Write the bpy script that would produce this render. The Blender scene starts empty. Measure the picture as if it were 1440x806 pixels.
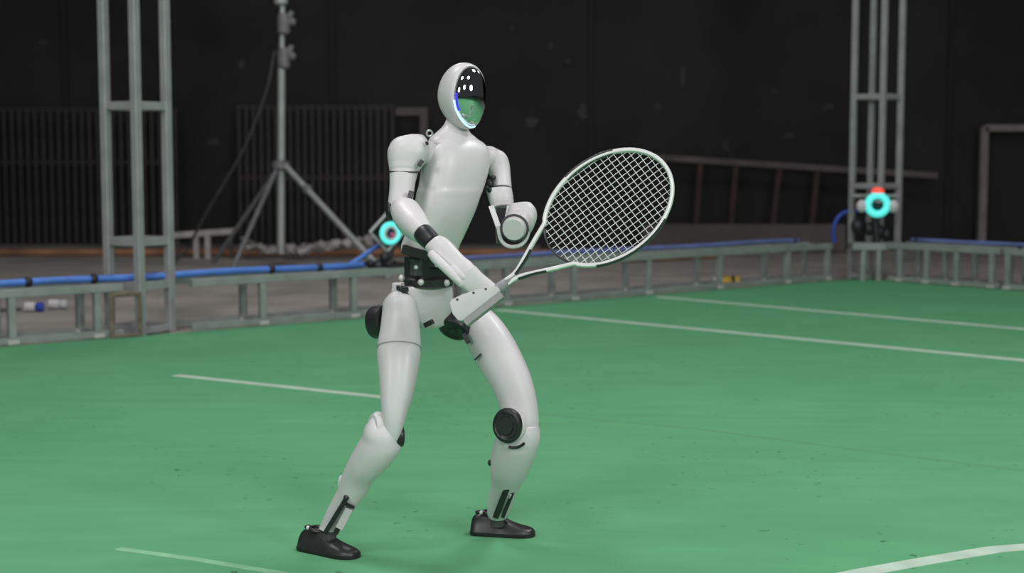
import bpy, math, random
from mathutils import Vector, Matrix
random.seed(7)
C = bpy.context.scene.collection
SC = bpy.context.scene

# ------------------------------------------------------------------ camera
FPX, CAM_H, PITCH = 2100.0, 1.05, math.atan(183 / 2100.0)
cam = bpy.data.cameras.new('camera')
cam.sensor_width = 36.0
cam.lens = 36.0 * FPX / 1440.0
cam.clip_end = 200
cam.dof.use_dof = True
cam.dof.focus_distance = 3.85
cam.dof.aperture_fstop = 3.4
camo = bpy.data.objects.new('camera', cam)
C.objects.link(camo)
camo.location = (0, 0, CAM_H)
camo.rotation_euler = (math.pi / 2 - PITCH, 0, 0)
SC.camera = camo

# ------------------------------------------------------------------ world, lamps, exposure
w = bpy.data.worlds.new('hall_air')
SC.world = w
w.use_nodes = True
bg = w.node_tree.nodes['Background']
bg.inputs[0].default_value = (0.93, 0.97, 1.0, 1)
bg.inputs[1].default_value = 0.04
SC.view_settings.view_transform = 'Standard'
SC.view_settings.look = 'None'
SC.view_settings.exposure = 0.0
SC.view_settings.gamma = 1.0
SC.view_settings.use_curve_mapping = False
SC.cycles.use_denoising = True

def lamp(name, loc, size, power, col=(1, 1, 1), spread=180):
    l = bpy.data.lights.new(name, 'AREA')
    l.shape = 'DISK'
    l.size = size
    l.energy = power
    l.color = col
    l.spread = math.radians(spread)
    o = bpy.data.objects.new(name, l)
    o.location = loc
    C.objects.link(o)
    return o

# high-bay hall lamps over the playing area
for (lx, ly, lp) in ((-2.3, 0.6, 122), (2.1, 0.0, 122), (-2.6, 5.4, 112), (2.8, 5.4, 150), (-1.5, 11.5, 85), (4.5, 10.5, 55)):
    lamp('high_bay_lamp', (lx, ly, 5.6), 1.5, lp, (1.0, 0.985, 1.0))
# unseen fill lights added behind the camera to brighten the robot's front
for (lx, ly, lz, lp) in ((-4.8, -2.2, 3.1, 120), (0.3, -4.2, 3.9, 150), (5.2, -1.8, 3.1, 205)):
    o = lamp('front_fill', (lx, ly, lz), 1.7, lp, (1.0, 0.985, 1.0))
    o.rotation_euler = (Vector((0.0, 6.5, 0.8)) - Vector((lx, ly, lz))).to_track_quat('-Z', 'Y').to_euler()

# ------------------------------------------------------------------ coordinates
SP, CP = math.sin(PITCH), math.cos(PITCH)
def ray(x, y):
    a, b = (x - 720) / FPX, (403 - y) / FPX
    return Vector((a, CP + b * SP, -SP + b * CP))
def at(x, y, Y):
    d = ray(x, y)
    return Vector((0, 0, CAM_H)) + d * (Y / d.y)
def G(x, y, z=0.0):
    d = ray(x, y)
    return Vector((0, 0, CAM_H)) + d * ((z - CAM_H) / d.z)

# ------------------------------------------------------------------ materials
def mat(name, col, rough=0.5, metal=0.0, var=0.0, scale=20.0, bump=0.0, spec=0.5, coat=0.0, emit=None, estr=0.0):
    m = bpy.data.materials.new(name)
    m.use_nodes = True
    nt = m.node_tree
    b = nt.nodes['Principled BSDF']
    b.inputs['Base Color'].default_value = (*col, 1)
    b.inputs['Roughness'].default_value = rough
    b.inputs['Metallic'].default_value = metal
    b.inputs['Specular IOR Level'].default_value = spec
    b.inputs['Coat Weight'].default_value = coat
    if emit:
        b.inputs['Emission Color'].default_value = (*emit, 1)
        b.inputs['Emission Strength'].default_value = estr
    if var or bump:
        tc = nt.nodes.new('ShaderNodeTexCoord')
        nz = nt.nodes.new('ShaderNodeTexNoise')
        nz.inputs['Scale'].default_value = scale
        nz.inputs['Detail'].default_value = 5
        nt.links.new(tc.outputs['Object'], nz.inputs['Vector'])
        if var:
            r = nt.nodes.new('ShaderNodeValToRGB')
            r.color_ramp.elements[0].position = 0.3
            r.color_ramp.elements[1].position = 0.7
            r.color_ramp.elements[0].color = (*[c * (1 - var) for c in col], 1)
            r.color_ramp.elements[1].color = (*[min(1, c * (1 + var)) for c in col], 1)
            nt.links.new(nz.outputs['Fac'], r.inputs['Fac'])
            nt.links.new(r.outputs['Color'], b.inputs['Base Color'])
        if bump:
            bp = nt.nodes.new('ShaderNodeBump')
            bp.inputs['Strength'].default_value = bump
            bp.inputs['Distance'].default_value = 0.01
            nt.links.new(nz.outputs['Fac'], bp.inputs['Height'])
            nt.links.new(bp.outputs['Normal'], b.inputs['Normal'])
    return m

def floor_green():
    m = bpy.data.materials.new('green_court_carpet')
    m.use_nodes = True
    nt = m.node_tree
    N, L = nt.nodes, nt.links
    b = N['Principled BSDF']
    b.inputs['Roughness'].default_value = 0.85
    b.inputs['Specular IOR Level'].default_value = 0.25
    tc = N.new('ShaderNodeTexCoord')
    def noise(scale, det=4, stretch=None):
        n = N.new('ShaderNodeTexNoise')
        n.inputs['Scale'].default_value = scale
        n.inputs['Detail'].default_value = det
        if stretch:
            mp = N.new('ShaderNodeMapping')
            mp.inputs['Scale'].default_value = stretch
            mp.inputs['Rotation'].default_value = (0, 0, math.radians(20))
            L.new(tc.outputs['Object'], mp.inputs['Vector'])
            L.new(mp.outputs['Vector'], n.inputs['Vector'])
        else:
            L.new(tc.outputs['Object'], n.inputs['Vector'])
        return n.outputs['Fac']
    def ramp(fac, p0, c0, p1, c1):
        r = N.new('ShaderNodeValToRGB')
        r.color_ramp.elements[0].position = p0
        r.color_ramp.elements[0].color = c0
        r.color_ramp.elements[1].position = p1
        r.color_ramp.elements[1].color = c1
        L.new(fac, r.inputs['Fac'])
        return r.outputs['Color']
    def mul(a, c):
        x = N.new('ShaderNodeMix')
        x.data_type = 'RGBA'
        x.blend_type = 'MULTIPLY'
        x.inputs['Factor'].default_value = 1
        L.new(a, x.inputs['A'])
        L.new(c, x.inputs['B'])
        return x.outputs['Result']
    base = ramp(noise(0.9), 0.3, (0.098, 0.335, 0.155, 1), 0.7, (0.115, 0.362, 0.178, 1))
    streak = ramp(noise(6, 5, (0.35, 1.6, 1)), 0.35, (0.9, 0.93, 0.92, 1), 0.65, (1, 1, 1, 1))
    # scattered scuff specks, gathered in patches
    sp = ramp(noise(26, 2), 0.665, (1, 1, 1, 1), 0.71, (0.42, 0.5, 0.46, 1))
    pm = ramp(noise(1.1, 2), 0.47, (0, 0, 0, 1), 0.56, (1, 1, 1, 1))
    mx = N.new('ShaderNodeMix')
    mx.data_type = 'RGBA'
    mx.inputs['A'].default_value = (1, 1, 1, 1)
    L.new(pm, mx.inputs['Factor'])
    L.new(sp, mx.inputs['B'])
    blot = ramp(noise(2.6, 6), 0.3, (0.93, 0.95, 0.94, 1), 0.6, (1, 1, 1, 1))
    c = mul(mul(mul(base, streak), mx.outputs['Result']), blot)
    L.new(c, b.inputs['Base Color'])
    bp = N.new('ShaderNodeBump')
    bp.inputs['Strength'].default_value = 0.25
    bp.inputs['Distance'].default_value = 0.002
    L.new(noise(260, 3), bp.inputs['Height'])
    L.new(bp.outputs['Normal'], b.inputs['Normal'])
    return m

M = dict(
    green=floor_green(),
    concrete=mat('dusty_concrete', (0.30, 0.275, 0.245), 0.9, var=0.25, scale=1.6, bump=0.2),
    wall=mat('black_painted_wall', (0.021, 0.0195, 0.0205), 0.75, var=0.35, scale=0.9, bump=0.15, spec=0.25),
    seam=mat('wall_seam', (0.009, 0.009, 0.009), 0.8),
    scuff=mat('pale_scuff', (0.045, 0.043, 0.042), 0.9, var=0.4, scale=14),
    line=mat('white_court_paint', (0.42, 0.55, 0.43), 0.8, var=0.12, scale=9),
    line_faint=mat('worn_court_paint', (0.19, 0.43, 0.235), 0.85, var=0.2, scale=9),
    lap=mat('carpet_seam', (0.085, 0.29, 0.14), 0.9),
    shell=mat('white_robot_shell', (0.575, 0.558, 0.566), 0.42, var=0.02, scale=6, coat=0.05),
    shell2=mat('grey_robot_cap', (0.50, 0.51, 0.50), 0.5, var=0.03, scale=9),
    gapline=mat('fine_panel_line', (0.30, 0.30, 0.30), 0.6),
    groove=mat('dark_panel_gap', (0.055, 0.056, 0.058), 0.7),
    black=mat('black_machined_part', (0.016, 0.017, 0.018), 0.38, var=0.2, scale=30),
    shoe=mat('black_shoe_rubber', (0.022, 0.023, 0.023), 0.36, var=0.15, scale=40, bump=0.05),
    sole=mat('shoe_sole', (0.012, 0.012, 0.012), 0.6, var=0.1, scale=30),
    visor=mat('mirror_black_visor', (0.70, 0.70, 0.70), 0.03, metal=1.0, var=0.02, scale=3),
    glint_blue=mat('blue_visor_reflection', (0.02, 0.02, 0.5), 0.4, emit=(0.03, 0.01, 0.75), estr=1.1),
    led_cyan=mat('cyan_led_rim', (0.5, 0.8, 0.9), 0.4, emit=(0.55, 0.85, 1.0), estr=0.75),
    bolt=mat('pale_bolt', (0.62, 0.63, 0.62), 0.35, metal=0.2),
    steel=mat('steel_ring', (0.55, 0.56, 0.56), 0.3, metal=0.8),
    racket=mat('white_racket_paint', (0.66, 0.66, 0.65), 0.3, var=0.05, scale=30, coat=0.3),
    racketb=mat('black_racket_plastic', (0.018, 0.018, 0.02), 0.35, var=0.1, scale=30),
    shaftg=mat('grey_racket_shaft', (0.20, 0.205, 0.21), 0.4, var=0.25, scale=60),
    string=mat('white_racket_string', (0.68, 0.68, 0.67), 0.45, var=0.05, scale=80),
    clamp=mat('printed_plastic', (0.52, 0.515, 0.51), 0.55, var=0.03, scale=20),
    cbar=mat('grey_clamp_bar', (0.25, 0.25, 0.245), 0.5, var=0.08, scale=40),
    alu=mat('aluminium_truss', (0.35, 0.36, 0.36), 0.45, metal=0.25, var=0.12, scale=9),
    alu_dull=mat('dull_aluminium', (0.255, 0.285, 0.265), 0.5, metal=0.15, var=0.15, scale=9),
    plate=mat('pale_foot_plate', (0.45, 0.45, 0.42), 0.6, var=0.1, scale=12),
    hose=mat('blue_hose', (0.075, 0.20, 0.62), 0.45, var=0.18, scale=5),
    hose2=mat('faded_blue_hose', (0.13, 0.17, 0.40), 0.5, var=0.25, scale=4),
    cable=mat('blue_cable', (0.03, 0.07, 0.42), 0.45, var=0.15, scale=12),
    clip=mat('black_clip', (0.012, 0.012, 0.014), 0.5, var=0.1, scale=30),
    gcable=mat('grey_cable', (0.06, 0.06, 0.062), 0.7, var=0.15, scale=12),
    stand=mat('grey_stand_tube', (0.40, 0.43, 0.41), 0.45, metal=0.2, var=0.12, scale=8),
    standb=mat('stand_casting', (0.17, 0.17, 0.175), 0.5, var=0.2, scale=20),
    bar=mat('dark_iron_bar', (0.034, 0.030, 0.030), 0.6, var=0.3, scale=5, spec=0.3),
    rust=mat('rusty_pipe', (0.30, 0.15, 0.08), 0.8, var=0.4, scale=2.2),
    kerb=mat('grey_kerb', (0.10, 0.09, 0.085), 0.9, var=0.35, scale=1.2),
    rail=mat('worn_handrail', (0.09, 0.08, 0.075), 0.7, var=0.3, scale=3),
    railp=mat('rusty_rail_post', (0.045, 0.03, 0.026), 0.8, var=0.3, scale=4),
    frame=mat('grey_door_frame', (0.20, 0.19, 0.175), 0.6, var=0.2, scale=4),
    door=mat('black_door', (0.008, 0.008, 0.008), 0.7, var=0.2, scale=2),
    sheet=mat('crumpled_pale_sheet', (0.42, 0.41, 0.39), 0.85, var=0.3, scale=7, bump=0.4),
    teal=mat('cyan_ring_light', (0.1, 0.7, 0.7), 0.4, emit=(0.10, 0.80, 0.72), estr=0.75),
    lens=mat('dark_lens', (0.01, 0.05, 0.06), 0.08),
    pink=mat('magenta_lens_glow', (0.3, 0.05, 0.12), 0.3, emit=(0.7, 0.1, 0.3), estr=0.25),
    camb=mat('camera_body', (0.018, 0.02, 0.022), 0.45, var=0.1, scale=30),
    camw=mat('white_camera_ear', (0.62, 0.60, 0.62), 0.5, var=0.05, scale=30),
    red=mat('red_status_light', (0.7, 0.05, 0.03), 0.4, emit=(0.9, 0.09, 0.05), estr=0.8),
    diamond=mat('grey_guard', (0.46, 0.46, 0.46), 0.45, metal=0.4, var=0.1, scale=20),
    yellow=mat('yellow_plastic', (0.52, 0.34, 0.015), 0.5, var=0.15, scale=20),
    white=mat('white_plastic', (0.55, 0.56, 0.55), 0.5, var=0.08, scale=20),
    tape=mat('brown_tape', (0.15, 0.12, 0.085), 0.75, var=0.4, scale=25),
)

# ------------------------------------------------------------------ mesh helpers
def mesh_obj(name, verts, faces, m, parent=None, smooth=True, origin=None):
    """one mesh object; verts are world coordinates"""
    if parent is not None:
        base = parent
        while base.parent is not None:
            base = base.parent
        o0 = base.location.copy()
    else:
        o0 = Vector(origin) if origin is not None else Vector((0, 0, 0))
    me = bpy.data.meshes.new(name)
    me.from_pydata([tuple(Vector(v) - o0) for v in verts], [], faces)
    if smooth:
        for p in me.polygons:
            p.use_smooth = True
        me.set_sharp_from_angle(angle=math.radians(42))
    me.materials.append(m)
    me.update()
    o = bpy.data.objects.new(name, me)
    C.objects.link(o)
    if parent is not None:
        o.parent = parent
    else:
        o.location = o0
    return o

def thing(name, label, cat, loc, group=None):
    o = bpy.data.objects.new(name, None)
    o.empty_display_size = 0.1
    C.objects.link(o)
    o.location = loc
    tag(o, label, cat, group)
    return o

def tag(o, label, cat, group=None):
    o['label'] = label
    o['category'] = cat
    if group:
        o['group'] = group
    return o

def struct(o, label=None):
    o['kind'] = 'structure'
    if label:
        o['label'] = label
    return o

class MB:
    def __init__(s):
        s.v, s.f = [], []
    def rings(s, rings, caps=(True, True), closed=False):
        b, n = len(s.v), len(rings[0])
        for r in rings:
            s.v += [Vector(p) for p in r]
        k = len(rings)
        for i in range(k if closed else k - 1):
            j = (i + 1) % k
            for q in range(n):
                p = (q + 1) % n
                s.f.append((b + i * n + q, b + i * n + p, b + j * n + p, b + j * n + q))
        if not closed:
            if caps[0]:
                s.f.append(tuple(b + q for q in reversed(range(n))))
            if caps[1]:
                s.f.append(tuple(b + (k - 1) * n + q for q in range(n)))
        return s
    def tube(s, p0, p1, r, n=10, r1=None):
        p0, p1 = Vector(p0), Vector(p1)
        t = (p1 - p0).normalized()
        u, w_ = basis(t)
        r1 = r if r1 is None else r1
        return s.rings([[p + (u * math.cos(a) + w_ * math.sin(a)) * rr for a in angs(n)] for p, rr in ((p0, r), (p1, r1))])
    def path(s, pts, r, n=8, closed=False):
        pts = [Vector(p) for p in pts]
        k = len(pts)
        rs = []
        u = None
        for i, p in enumerate(pts):
            a = pts[(i - 1) % k] if (closed or i) else p
            c = pts[(i + 1) % k] if (closed or i < k - 1) else p
            t = (c - a).normalized()
            if u is None:
                u, _ = basis(t)
            u = (u - t * u.dot(t)).normalized()
            w_ = t.cross(u)
            rs.append([p + (u * math.cos(x) + w_ * math.sin(x)) * r for x in angs(n)])
        return s.rings(rs, closed=closed)
    def box(s, c, ax, ay, az):
        """centre and three half-axis vectors, edges bevelled a little"""
        c, ax, ay, az = Vector(c), Vector(ax), Vector(ay), Vector(az)
        e = 0.12 * min(ax.length, ay.length, az.length)
        ux, uy, uz = ax.normalized() * e, ay.normalized() * e, az.normalized() * e
        def loop(z, dx, dy):
            x_, y_ = ax - ux * dx, ay - uy * dy
            return [c + z - x_ - y_ + ux, c + z + x_ - y_ - ux, c + z + x_ - y_ + uy, c + z + x_ + y_ - uy,
                    c + z + x_ + y_ - ux, c + z - x_ + y_ + ux, c + z - x_ + y_ - uy, c + z - x_ - y_ + uy]
        return s.rings([loop(-az, 1, 1), loop(-az + uz, 0, 0), loop(az - uz, 0, 0), loop(az, 1, 1)])
    def bar(s, p0, p1, half, up=(0, 0, 1), half2=None):
        p0, p1 = Vector(p0), Vector(p1)
        t = p1 - p0
        up = Vector(up)
        if abs(t.normalized().dot(up.normalized())) > 0.95:
            up = Vector((0, 1, 0))
        a = t.cross(up).normalized()
        b_ = a.cross(t).normalized()
        return s.box((p0 + p1) / 2, t / 2, a * half, b_ * (half2 or half))
    def ball(s, c, rx, ry=None, rz=None, n=14, m=8, axes=None):
        ry, rz = ry or rx, rz or rx
        X, Y, Z = axes or (Vector((1, 0, 0)), Vector((0, 1, 0)), Vector((0, 0, 1)))
        c = Vector(c)
        rs = []
        for i in range(m + 1):
            ph = -math.pi / 2 + math.pi * (i + (0.12 if i == 0 else (-0.12 if i == m else 0))) / m
            rs.append([c + X * rx * math.cos(ph) * math.cos(a) + Y * ry * math.cos(ph) * math.sin(a) + Z * rz * math.sin(ph) for a in angs(n)])
        return s.rings(rs)
    def disc(s, c, axis, profile, n=24, squash=None):
        """lathe: profile of (distance along axis, radius)"""
        t = Vector(axis).normalized()
        u, w_ = basis(t)
        k = squash or 1
        return s.rings([[Vector(c) + t * d + (u * math.cos(a) + w_ * k * math.sin(a)) * r for a in angs(n)] for d, r in profile])
    def torus(s, c, axis, R, r, n=28, m=8, sq=1.0, a0=0, a1=None):
        t = Vector(axis).normalized()
        u, w_ = basis(t)
        full = a1 is None
        cnt = n if full else n + 1
        rs = []
        for i in range(cnt):
            a = 2 * math.pi * i / n if full else a0 + (a1 - a0) * i / n
            d = u * math.cos(a) + w_ * math.sin(a) * sq
            rs.append([Vector(c) + d * R + (d.normalized() * math.cos(b_) + t * math.sin(b_)) * r for b_ in angs(m)])
        return s.rings(rs, closed=full)
    def build(s, name, m, parent=None, smooth=True, origin=None):
        return mesh_obj(name, s.v, s.f, m, parent, smooth, origin)

def angs(n):
    return [2 * math.pi * i / n for i in range(n)]
def basis(t):
    h = Vector((0, 0, 1)) if abs(t.z) < 0.9 else Vector((1, 0, 0))
    u = t.cross(h).normalized()
    return u, u.cross(t).normalized()
def cr(P, sub, closed=False):
    """Catmull-Rom through tuples"""
    out = []
    n = len(P)
    for i in range(n if closed else n - 1):
        if closed:
            p0, p1, p2, p3 = (P[(i + k) % n] for k in (-1, 0, 1, 2))
        else:
            p0, p1, p2, p3 = P[max(i - 1, 0)], P[i], P[i + 1], P[min(i + 2, n - 1)]
        for k in range(sub):
            t = k / sub
            out.append(tuple(0.5 * (2 * b + (c - a) * t + (2 * a - 5 * b + 4 * c - d) * t * t + (3 * b - a - 3 * c + d) * t ** 3)
                             for a, b, c, d in zip(p0, p1, p2, p3)))
    if not closed:
        out.append(tuple(P[-1]))
    return out
def sgp(v, p):
    return math.copysign(abs(v) ** (2.0 / p), v)

def limb(st, n=30, sub=5, power=2.2, cap=(0, 0), groove=(), grow=0.0):
    """stations (xL, yL, xR, yR, distance, depth ratio) -> rings of a tapering tube"""
    S = cr(st, sub)
    Ls, Rs = [at(s[0], s[1], s[4]) for s in S], [at(s[2], s[3], s[4]) for s in S]
    cs = [(a + b) / 2 for a, b in zip(Ls, Rs)]
    k = len(cs)
    rings = []
    def ring(c, u, wv):
        return [c + u * sgp(math.cos(a), power) + wv * sgp(math.sin(a), power) for a in angs(n)]
    fr = []
    for i in range(k):
        t = (cs[min(i + 1, k - 1)] - cs[max(i - 1, 0)]).normalized()
        u = (Rs[i] - Ls[i]) / 2
        un = (u - t * u.dot(t)).normalized()
        wv = t.cross(un).normalized() * (u.length * S[i][5])
        g = 1.0 + grow / max(u.length, 1e-4)
        for (gi, gd) in groove:
            if abs(i - gi) < 0.6:
                g -= gd
        fr.append((cs[i], u * g, wv * g, t))
    def capr(fi, sgn, px):
        c, u, wv, t = fr[fi]
        L = px * 0.0019
        o = []
        for q in range(1, 6):
            a = q / 5 * math.pi / 2 * 0.96
            o.append(ring(c + t * (sgn * L * math.sin(a)), u * math.cos(a), wv * math.cos(a)))
        return o
    if cap[0]:
        rings += list(reversed(capr(0, -1, cap[0])))
    rings += [ring(c, u, wv) for c, u, wv, t in fr]
    if cap[1]:
        rings += capr(-1, 1, cap[1])
    return rings

def hsec(st, heading, ratio, n=40, sub=6, power=2.6, groove=()):
    """stations (xL, xR, y, distance) -> horizontal sections facing a heading, as wide in view as given"""
    fwd = Vector((heading[0], heading[1], 0)).normalized()
    side = Vector((-fwd.y, fwd.x, 0))
    S = cr(st, sub)
    rings = []
    for i, q_ in enumerate(S):
        xl, xr, y, Y = q_[:4]
        ratio = q_[4] if len(q_) > 4 else ratio
        c = at((xl + xr) / 2, y, Y)
        half = (at(xr, y, Y) - at(xl, y, Y)).x / 2
        pts = [side * sgp(math.cos(a), power) + fwd * ratio * sgp(math.sin(a), power) for a in angs(n)]
        ext = max(p.x for p in pts)
        k = half / ext
        for gi, gd in groove:
            if abs(i - gi) < 0.6:
                k *= 1 - gd
        rings.append([c + p * k for p in pts])
    return rings

# ------------------------------------------------------------------ setting: floor, court, wall
P_A, P_B = G(0, 488), G(1200, 392)
D1 = (P_B - P_A).normalized()                      # along the left barrier, away from the camera
N1 = Vector((-D1.y, D1.x, 0))                      # out of the court
D2 = Vector((math.cos(math.radians(-49.3)), math.sin(math.radians(-49.3)), 0))
N2 = Vector((-D2.y, D2.x, 0))
def slab(name, poly, z0, z1, m):
    n = len(poly)
    v = [Vector((p[0], p[1], z0)) for p in poly] + [Vector((p[0], p[1], z1)) for p in poly]
    f = [tuple(reversed(range(n))), tuple(range(n, 2 * n))] + [(i, (i + 1) % n, n + (i + 1) % n, n + i) for i in range(n)]
    return mesh_obj(name, v, f, m, smooth=False)
CORNER = P_B + D1 * 0.12
FARL, FARR = CORNER - D1 * 26, CORNER + D2 * 26
struct(slab('floor', [(-26, -12), (30, -12), (30, 17.6), (-26, 17.6)], -0.2, -0.012, M['concrete']), 'dusty grey brown concrete hall floor beyond the barrier')
struct(slab('floor_court', [tuple(FARL[:2]), (FARL.x, -11), (FARR.x, -11), tuple(FARR[:2]), tuple(CORNER[:2])], -0.011, 0.0, M['green']), 'green carpet of the playing court')
struct(slab('wall_back', [(-26, 17.2), (30, 17.2), (30, 17.6), (-26, 17.6)], -0.012, 8.0, M['wall']), 'black painted hall wall behind the court')

def strip(name, pts, width, m, z=0.0015):
    """flat paint stripe, a little proud of the carpet"""
    pts = [Vector((p.x, p.y, 0)) for p in pts]
    rings = []
    for i, p in enumerate(pts):
        t = (pts[min(i + 1, len(pts) - 1)] - pts[max(i - 1, 0)]).normalized()
        s = Vector((-t.y, t.x, 0)) * width / 2
        rings.append([p - s, p + s, p + s + Vector((0, 0, z)), p - s + Vector((0, 0, z))])
    return MB().rings(rings).build(name, m, None, False, origin=pts[0])
tag(strip('court_line', [G(700, 436), G(1440, 507), G(1440, 507) + (G(1440, 507) - G(700, 436)) * 1.2], 0.085, M['line']), 'long white painted line crossing the green court from behind the robot', 'court line', 'painted court lines')
tag(strip('court_line', [G(925, 417.5), G(1440, 463), G(1440, 463) + (G(1440, 463) - G(925, 417.5)) * 1.4], 0.085, M['line']), 'white painted line nearest the far corner of the green court', 'court line', 'painted court lines')
tag(strip('court_line', [G(247, 528), G(380, 542), G(560, 561)], 0.055, M['line']), 'short white painted line ending behind the nearer thigh of the robot', 'court line', 'painted court lines')
tag(strip('court_line', [G(165, 772), G(280, 788), G(390, 806), G(480, 822)], 0.03, M['line_faint']), 'faint worn white line at the bottom left edge of the picture', 'court line', 'painted court lines')
tag(strip('court_line', [G(1130, 823), G(1210, 806), G(1310, 788), G(1400, 773), G(1450, 769), G(1560, 767)], 0.06, M['line']), 'bold white line bending at the bottom right corner of the picture', 'court line', 'painted court lines')
struct(strip('trim_1', [G(760, 583), G(980, 603), G(1200, 632), G(1440, 662), G(1560, 678)], 0.03, M['lap'], 0.0006), 'carpet seam running across the court')

# wall seams, scuffs
for k, wx in enumerate((-5.1, -2.05, 0.9, 3.95, 5.0, 6.6)):
    o = MB().box((wx, 17.185, 4.0), (0.03, 0, 0), (0, 0.015, 0), (0, 0, 3.99)).build('trim_%d' % (k + 2), M['seam'], None, False)
    struct(o, 'dark upright seam of the wall')
scw = bpy.data.objects['wall_back']
for (sx, sy, rx, rz) in ((775, 65, .03, .05), (800, 86, .045, .025), (748, 172, .09, .07), (820, 158, .06, .09), (960, 108, .03, .12), (1110, 190, .08, .03), (1165, 150, .07, .04),
                         (1090, 128, .04, .025), (1020, 205, .05, .06), (925, 150, .05, .04), (720, 40, .03, .03), (60, 60, .06, .03), (300, 200, .08, .05), (340, 90, .05, .08), (1340, 60, .05, .04)):
    c = at(sx, sy, 17.2)
    vs = [c + Vector((math.cos(a) * rx * random.uniform(.6, 1.2), -0.003, math.sin(a) * rz * random.uniform(.6, 1.2))) for a in angs(14)]
    vs = vs + [v + Vector((0, 0.004, 0)) for v in vs]
    f = [tuple(range(14))] + [(i, i + 14, (i + 1) % 14 + 14, (i + 1) % 14) for i in range(14)]
    o = mesh_obj('scuff_mark', vs, f, M['scuff'], None, False)
    o.parent = scw

# ------------------------------------------------------------------ back of the hall
def gate(label, x0, x1, ytop, ybot, Y, step, rails):
    c = at((x0 + x1) / 2, ybot, Y)
    t = thing('barred_gate', label, 'gate', (c.x, Y, -0.012), 'dark barred gates along the back wall')
    zt, zb = at(x0, ytop, Y).z, -0.012
    xa, xb = at(x0, ytop, Y).x, at(x1, ytop, Y).x
    first = None
    n = int(round((xb - xa) / step))
    for i in range(n + 1):
        x = xa + (xb - xa) * i / n
        hw = 0.022
        if first is None:
            first = MB().box((x, Y, (zt + zb) / 2), (hw, 0, 0), (0, 0.02, 0), (0, 0, (zt - zb) / 2)).build('bar', M['bar'], t, False)
        else:
            o = first.copy()
            C.objects.link(o)
            o.parent = t
            o.location = (x - xa, 0, 0)
    for zr in rails:
        z = zb + (zt - zb) * zr
        MB().box(((xa + xb) / 2, Y + 0.05, z), ((xb - xa) / 2 + 0.03, 0, 0), (0, 0.03, 0), (0, 0, 0.03)).build('cross_rail', M['bar'], t, False)
    return t
gate('dark barred iron gate at the left edge, behind the tall truss tower', -60, 246, 152, 350, 16.9, 0.088, (0.02, 0.62, 0.985))
gate('dark barred iron gate behind the light stand and the robot', 336, 552, 148, 348, 16.9, 0.082, (0.02, 0.5, 0.985))
t = thing('steel_post_frame', 'grey steel post with a short top arm, just left of the robot shoulder', 'post', at(595, 352, 16.86).xy.to_3d())
a, b_ = at(596, 157, 16.86), at(562, 155, 16.86)
MB().box((a.x, 16.86, (a.z - .012) / 2), (0.045, 0, 0), (0, 0.045, 0), (0, 0, (a.z + .012) / 2)).build('post', M['rail'], t, False)
MB().box(((a.x + b_.x) / 2, 16.86, a.z - .0), ((a.x - b_.x) / 2 + .045, 0, 0), (0, 0.04, 0), (0, 0, .045)).build('top_arm', M['rail'], t, False)

def kerb(name, label, cat, x0, x1, y0, y1, Y, m, dy=0.12):
    a, b_ = at(x0, y0, Y), at(x1, y1, Y)
    return tag(MB().box(((a.x + b_.x) / 2, Y + dy, (a.z - .012) / 2), ((b_.x - a.x) / 2, 0, 0), (0, dy, 0), (0, 0, (a.z + .012) / 2)).build(name, m, None, False, origin=((a.x + b_.x) / 2, Y + dy, -.012)), label, cat)
kerb('concrete_kerb', 'low dark concrete kerb at the foot of the wall below the sloping handrail', 'kerb', 905, 1190, 316, 345, 16.5, M['kerb'])
kerb('concrete_kerb', 'long low grey ledge under the barred gates behind the rusty pipe', 'kerb', -80, 760, 346, 346, 16.3, M['kerb'], 0.2)
pa, pb = at(-80, 353, 15.9), at(770, 353, 15.9)
zz = 0.028
tag(MB().tube((pa.x, 15.9, zz), (pb.x, 15.9, zz), 0.04, 12).build('rusty_pipe', M['rust'], None, origin=((pa.x + pb.x) / 2, 15.9, 0)), 'long rusty pipe lying on the concrete along the wall', 'pipe')
pa, pb = at(880, 357, 14.6), at(1010, 350, 15.4)
tag(MB().tube((pa.x, 14.9, 0.02), (pb.x, 15.6, 0.02), 0.032, 12).build('rusty_pipe', M['rust'], None, origin=(pa.x, 14.9, 0)), 'short rusty pipe on the concrete behind the racket', 'pipe')

t = thing('handrail', 'sloping grey handrail along the dark wall beside the far truss tower', 'handrail', (at(1120, 330, 16.9).x, 16.9, -0.012))
MB().bar(at(918, 221, 16.9), at(1318, 247, 16.9), 0.03, (0, 0, 1), 0.035).build('rail', M['rail'], t, False)
for (xt, yt, xb) in ((1096, 236, 1082), (1149, 240, 1138), (985, 228, 976), (1035, 232, 1024)):
    p0, p1 = at(xt, yt, 16.92), at(xb, 345, 16.92)
    p1.z = -0.012
    MB().bar(p0, p1, 0.028, (0, 1, 0)).build('post', M['railp'], t, False)

t = thing('door_1', 'grey metal frame around a black doorway at the right edge', 'door', (at(1450, 340, 16.9).x, 16.9, -0.012))
struct(t)
del t['category']
xa, zt = at(1386, 178, 16.9).x, at(1386, 180, 16.9).z
xb = at(1520, 178, 16.9).x
MB().box((xa, 16.95, zt / 2), (0.042, 0, 0), (0, 0.05, 0), (0, 0, zt / 2 + .012)).build('frame_post', M['frame'], t, False)
MB().box((xb, 16.95, zt / 2), (0.042, 0, 0), (0, 0.05, 0), (0, 0, zt / 2 + .012)).build('frame_post', M['frame'], t, False)
MB().box(((xa + xb) / 2, 16.95, zt), ((xb - xa) / 2, 0, 0), (0, 0.05, 0), (0, 0, 0.04)).build('frame_head', M['frame'], t, False)
MB().box(((xa + xb) / 2, 17.12, zt / 2), ((xb - xa) / 2 - .04, 0, 0), (0, 0.03, 0), (0, 0, zt / 2 - .03)).build('door_leaf', M['door'], t, False)

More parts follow.
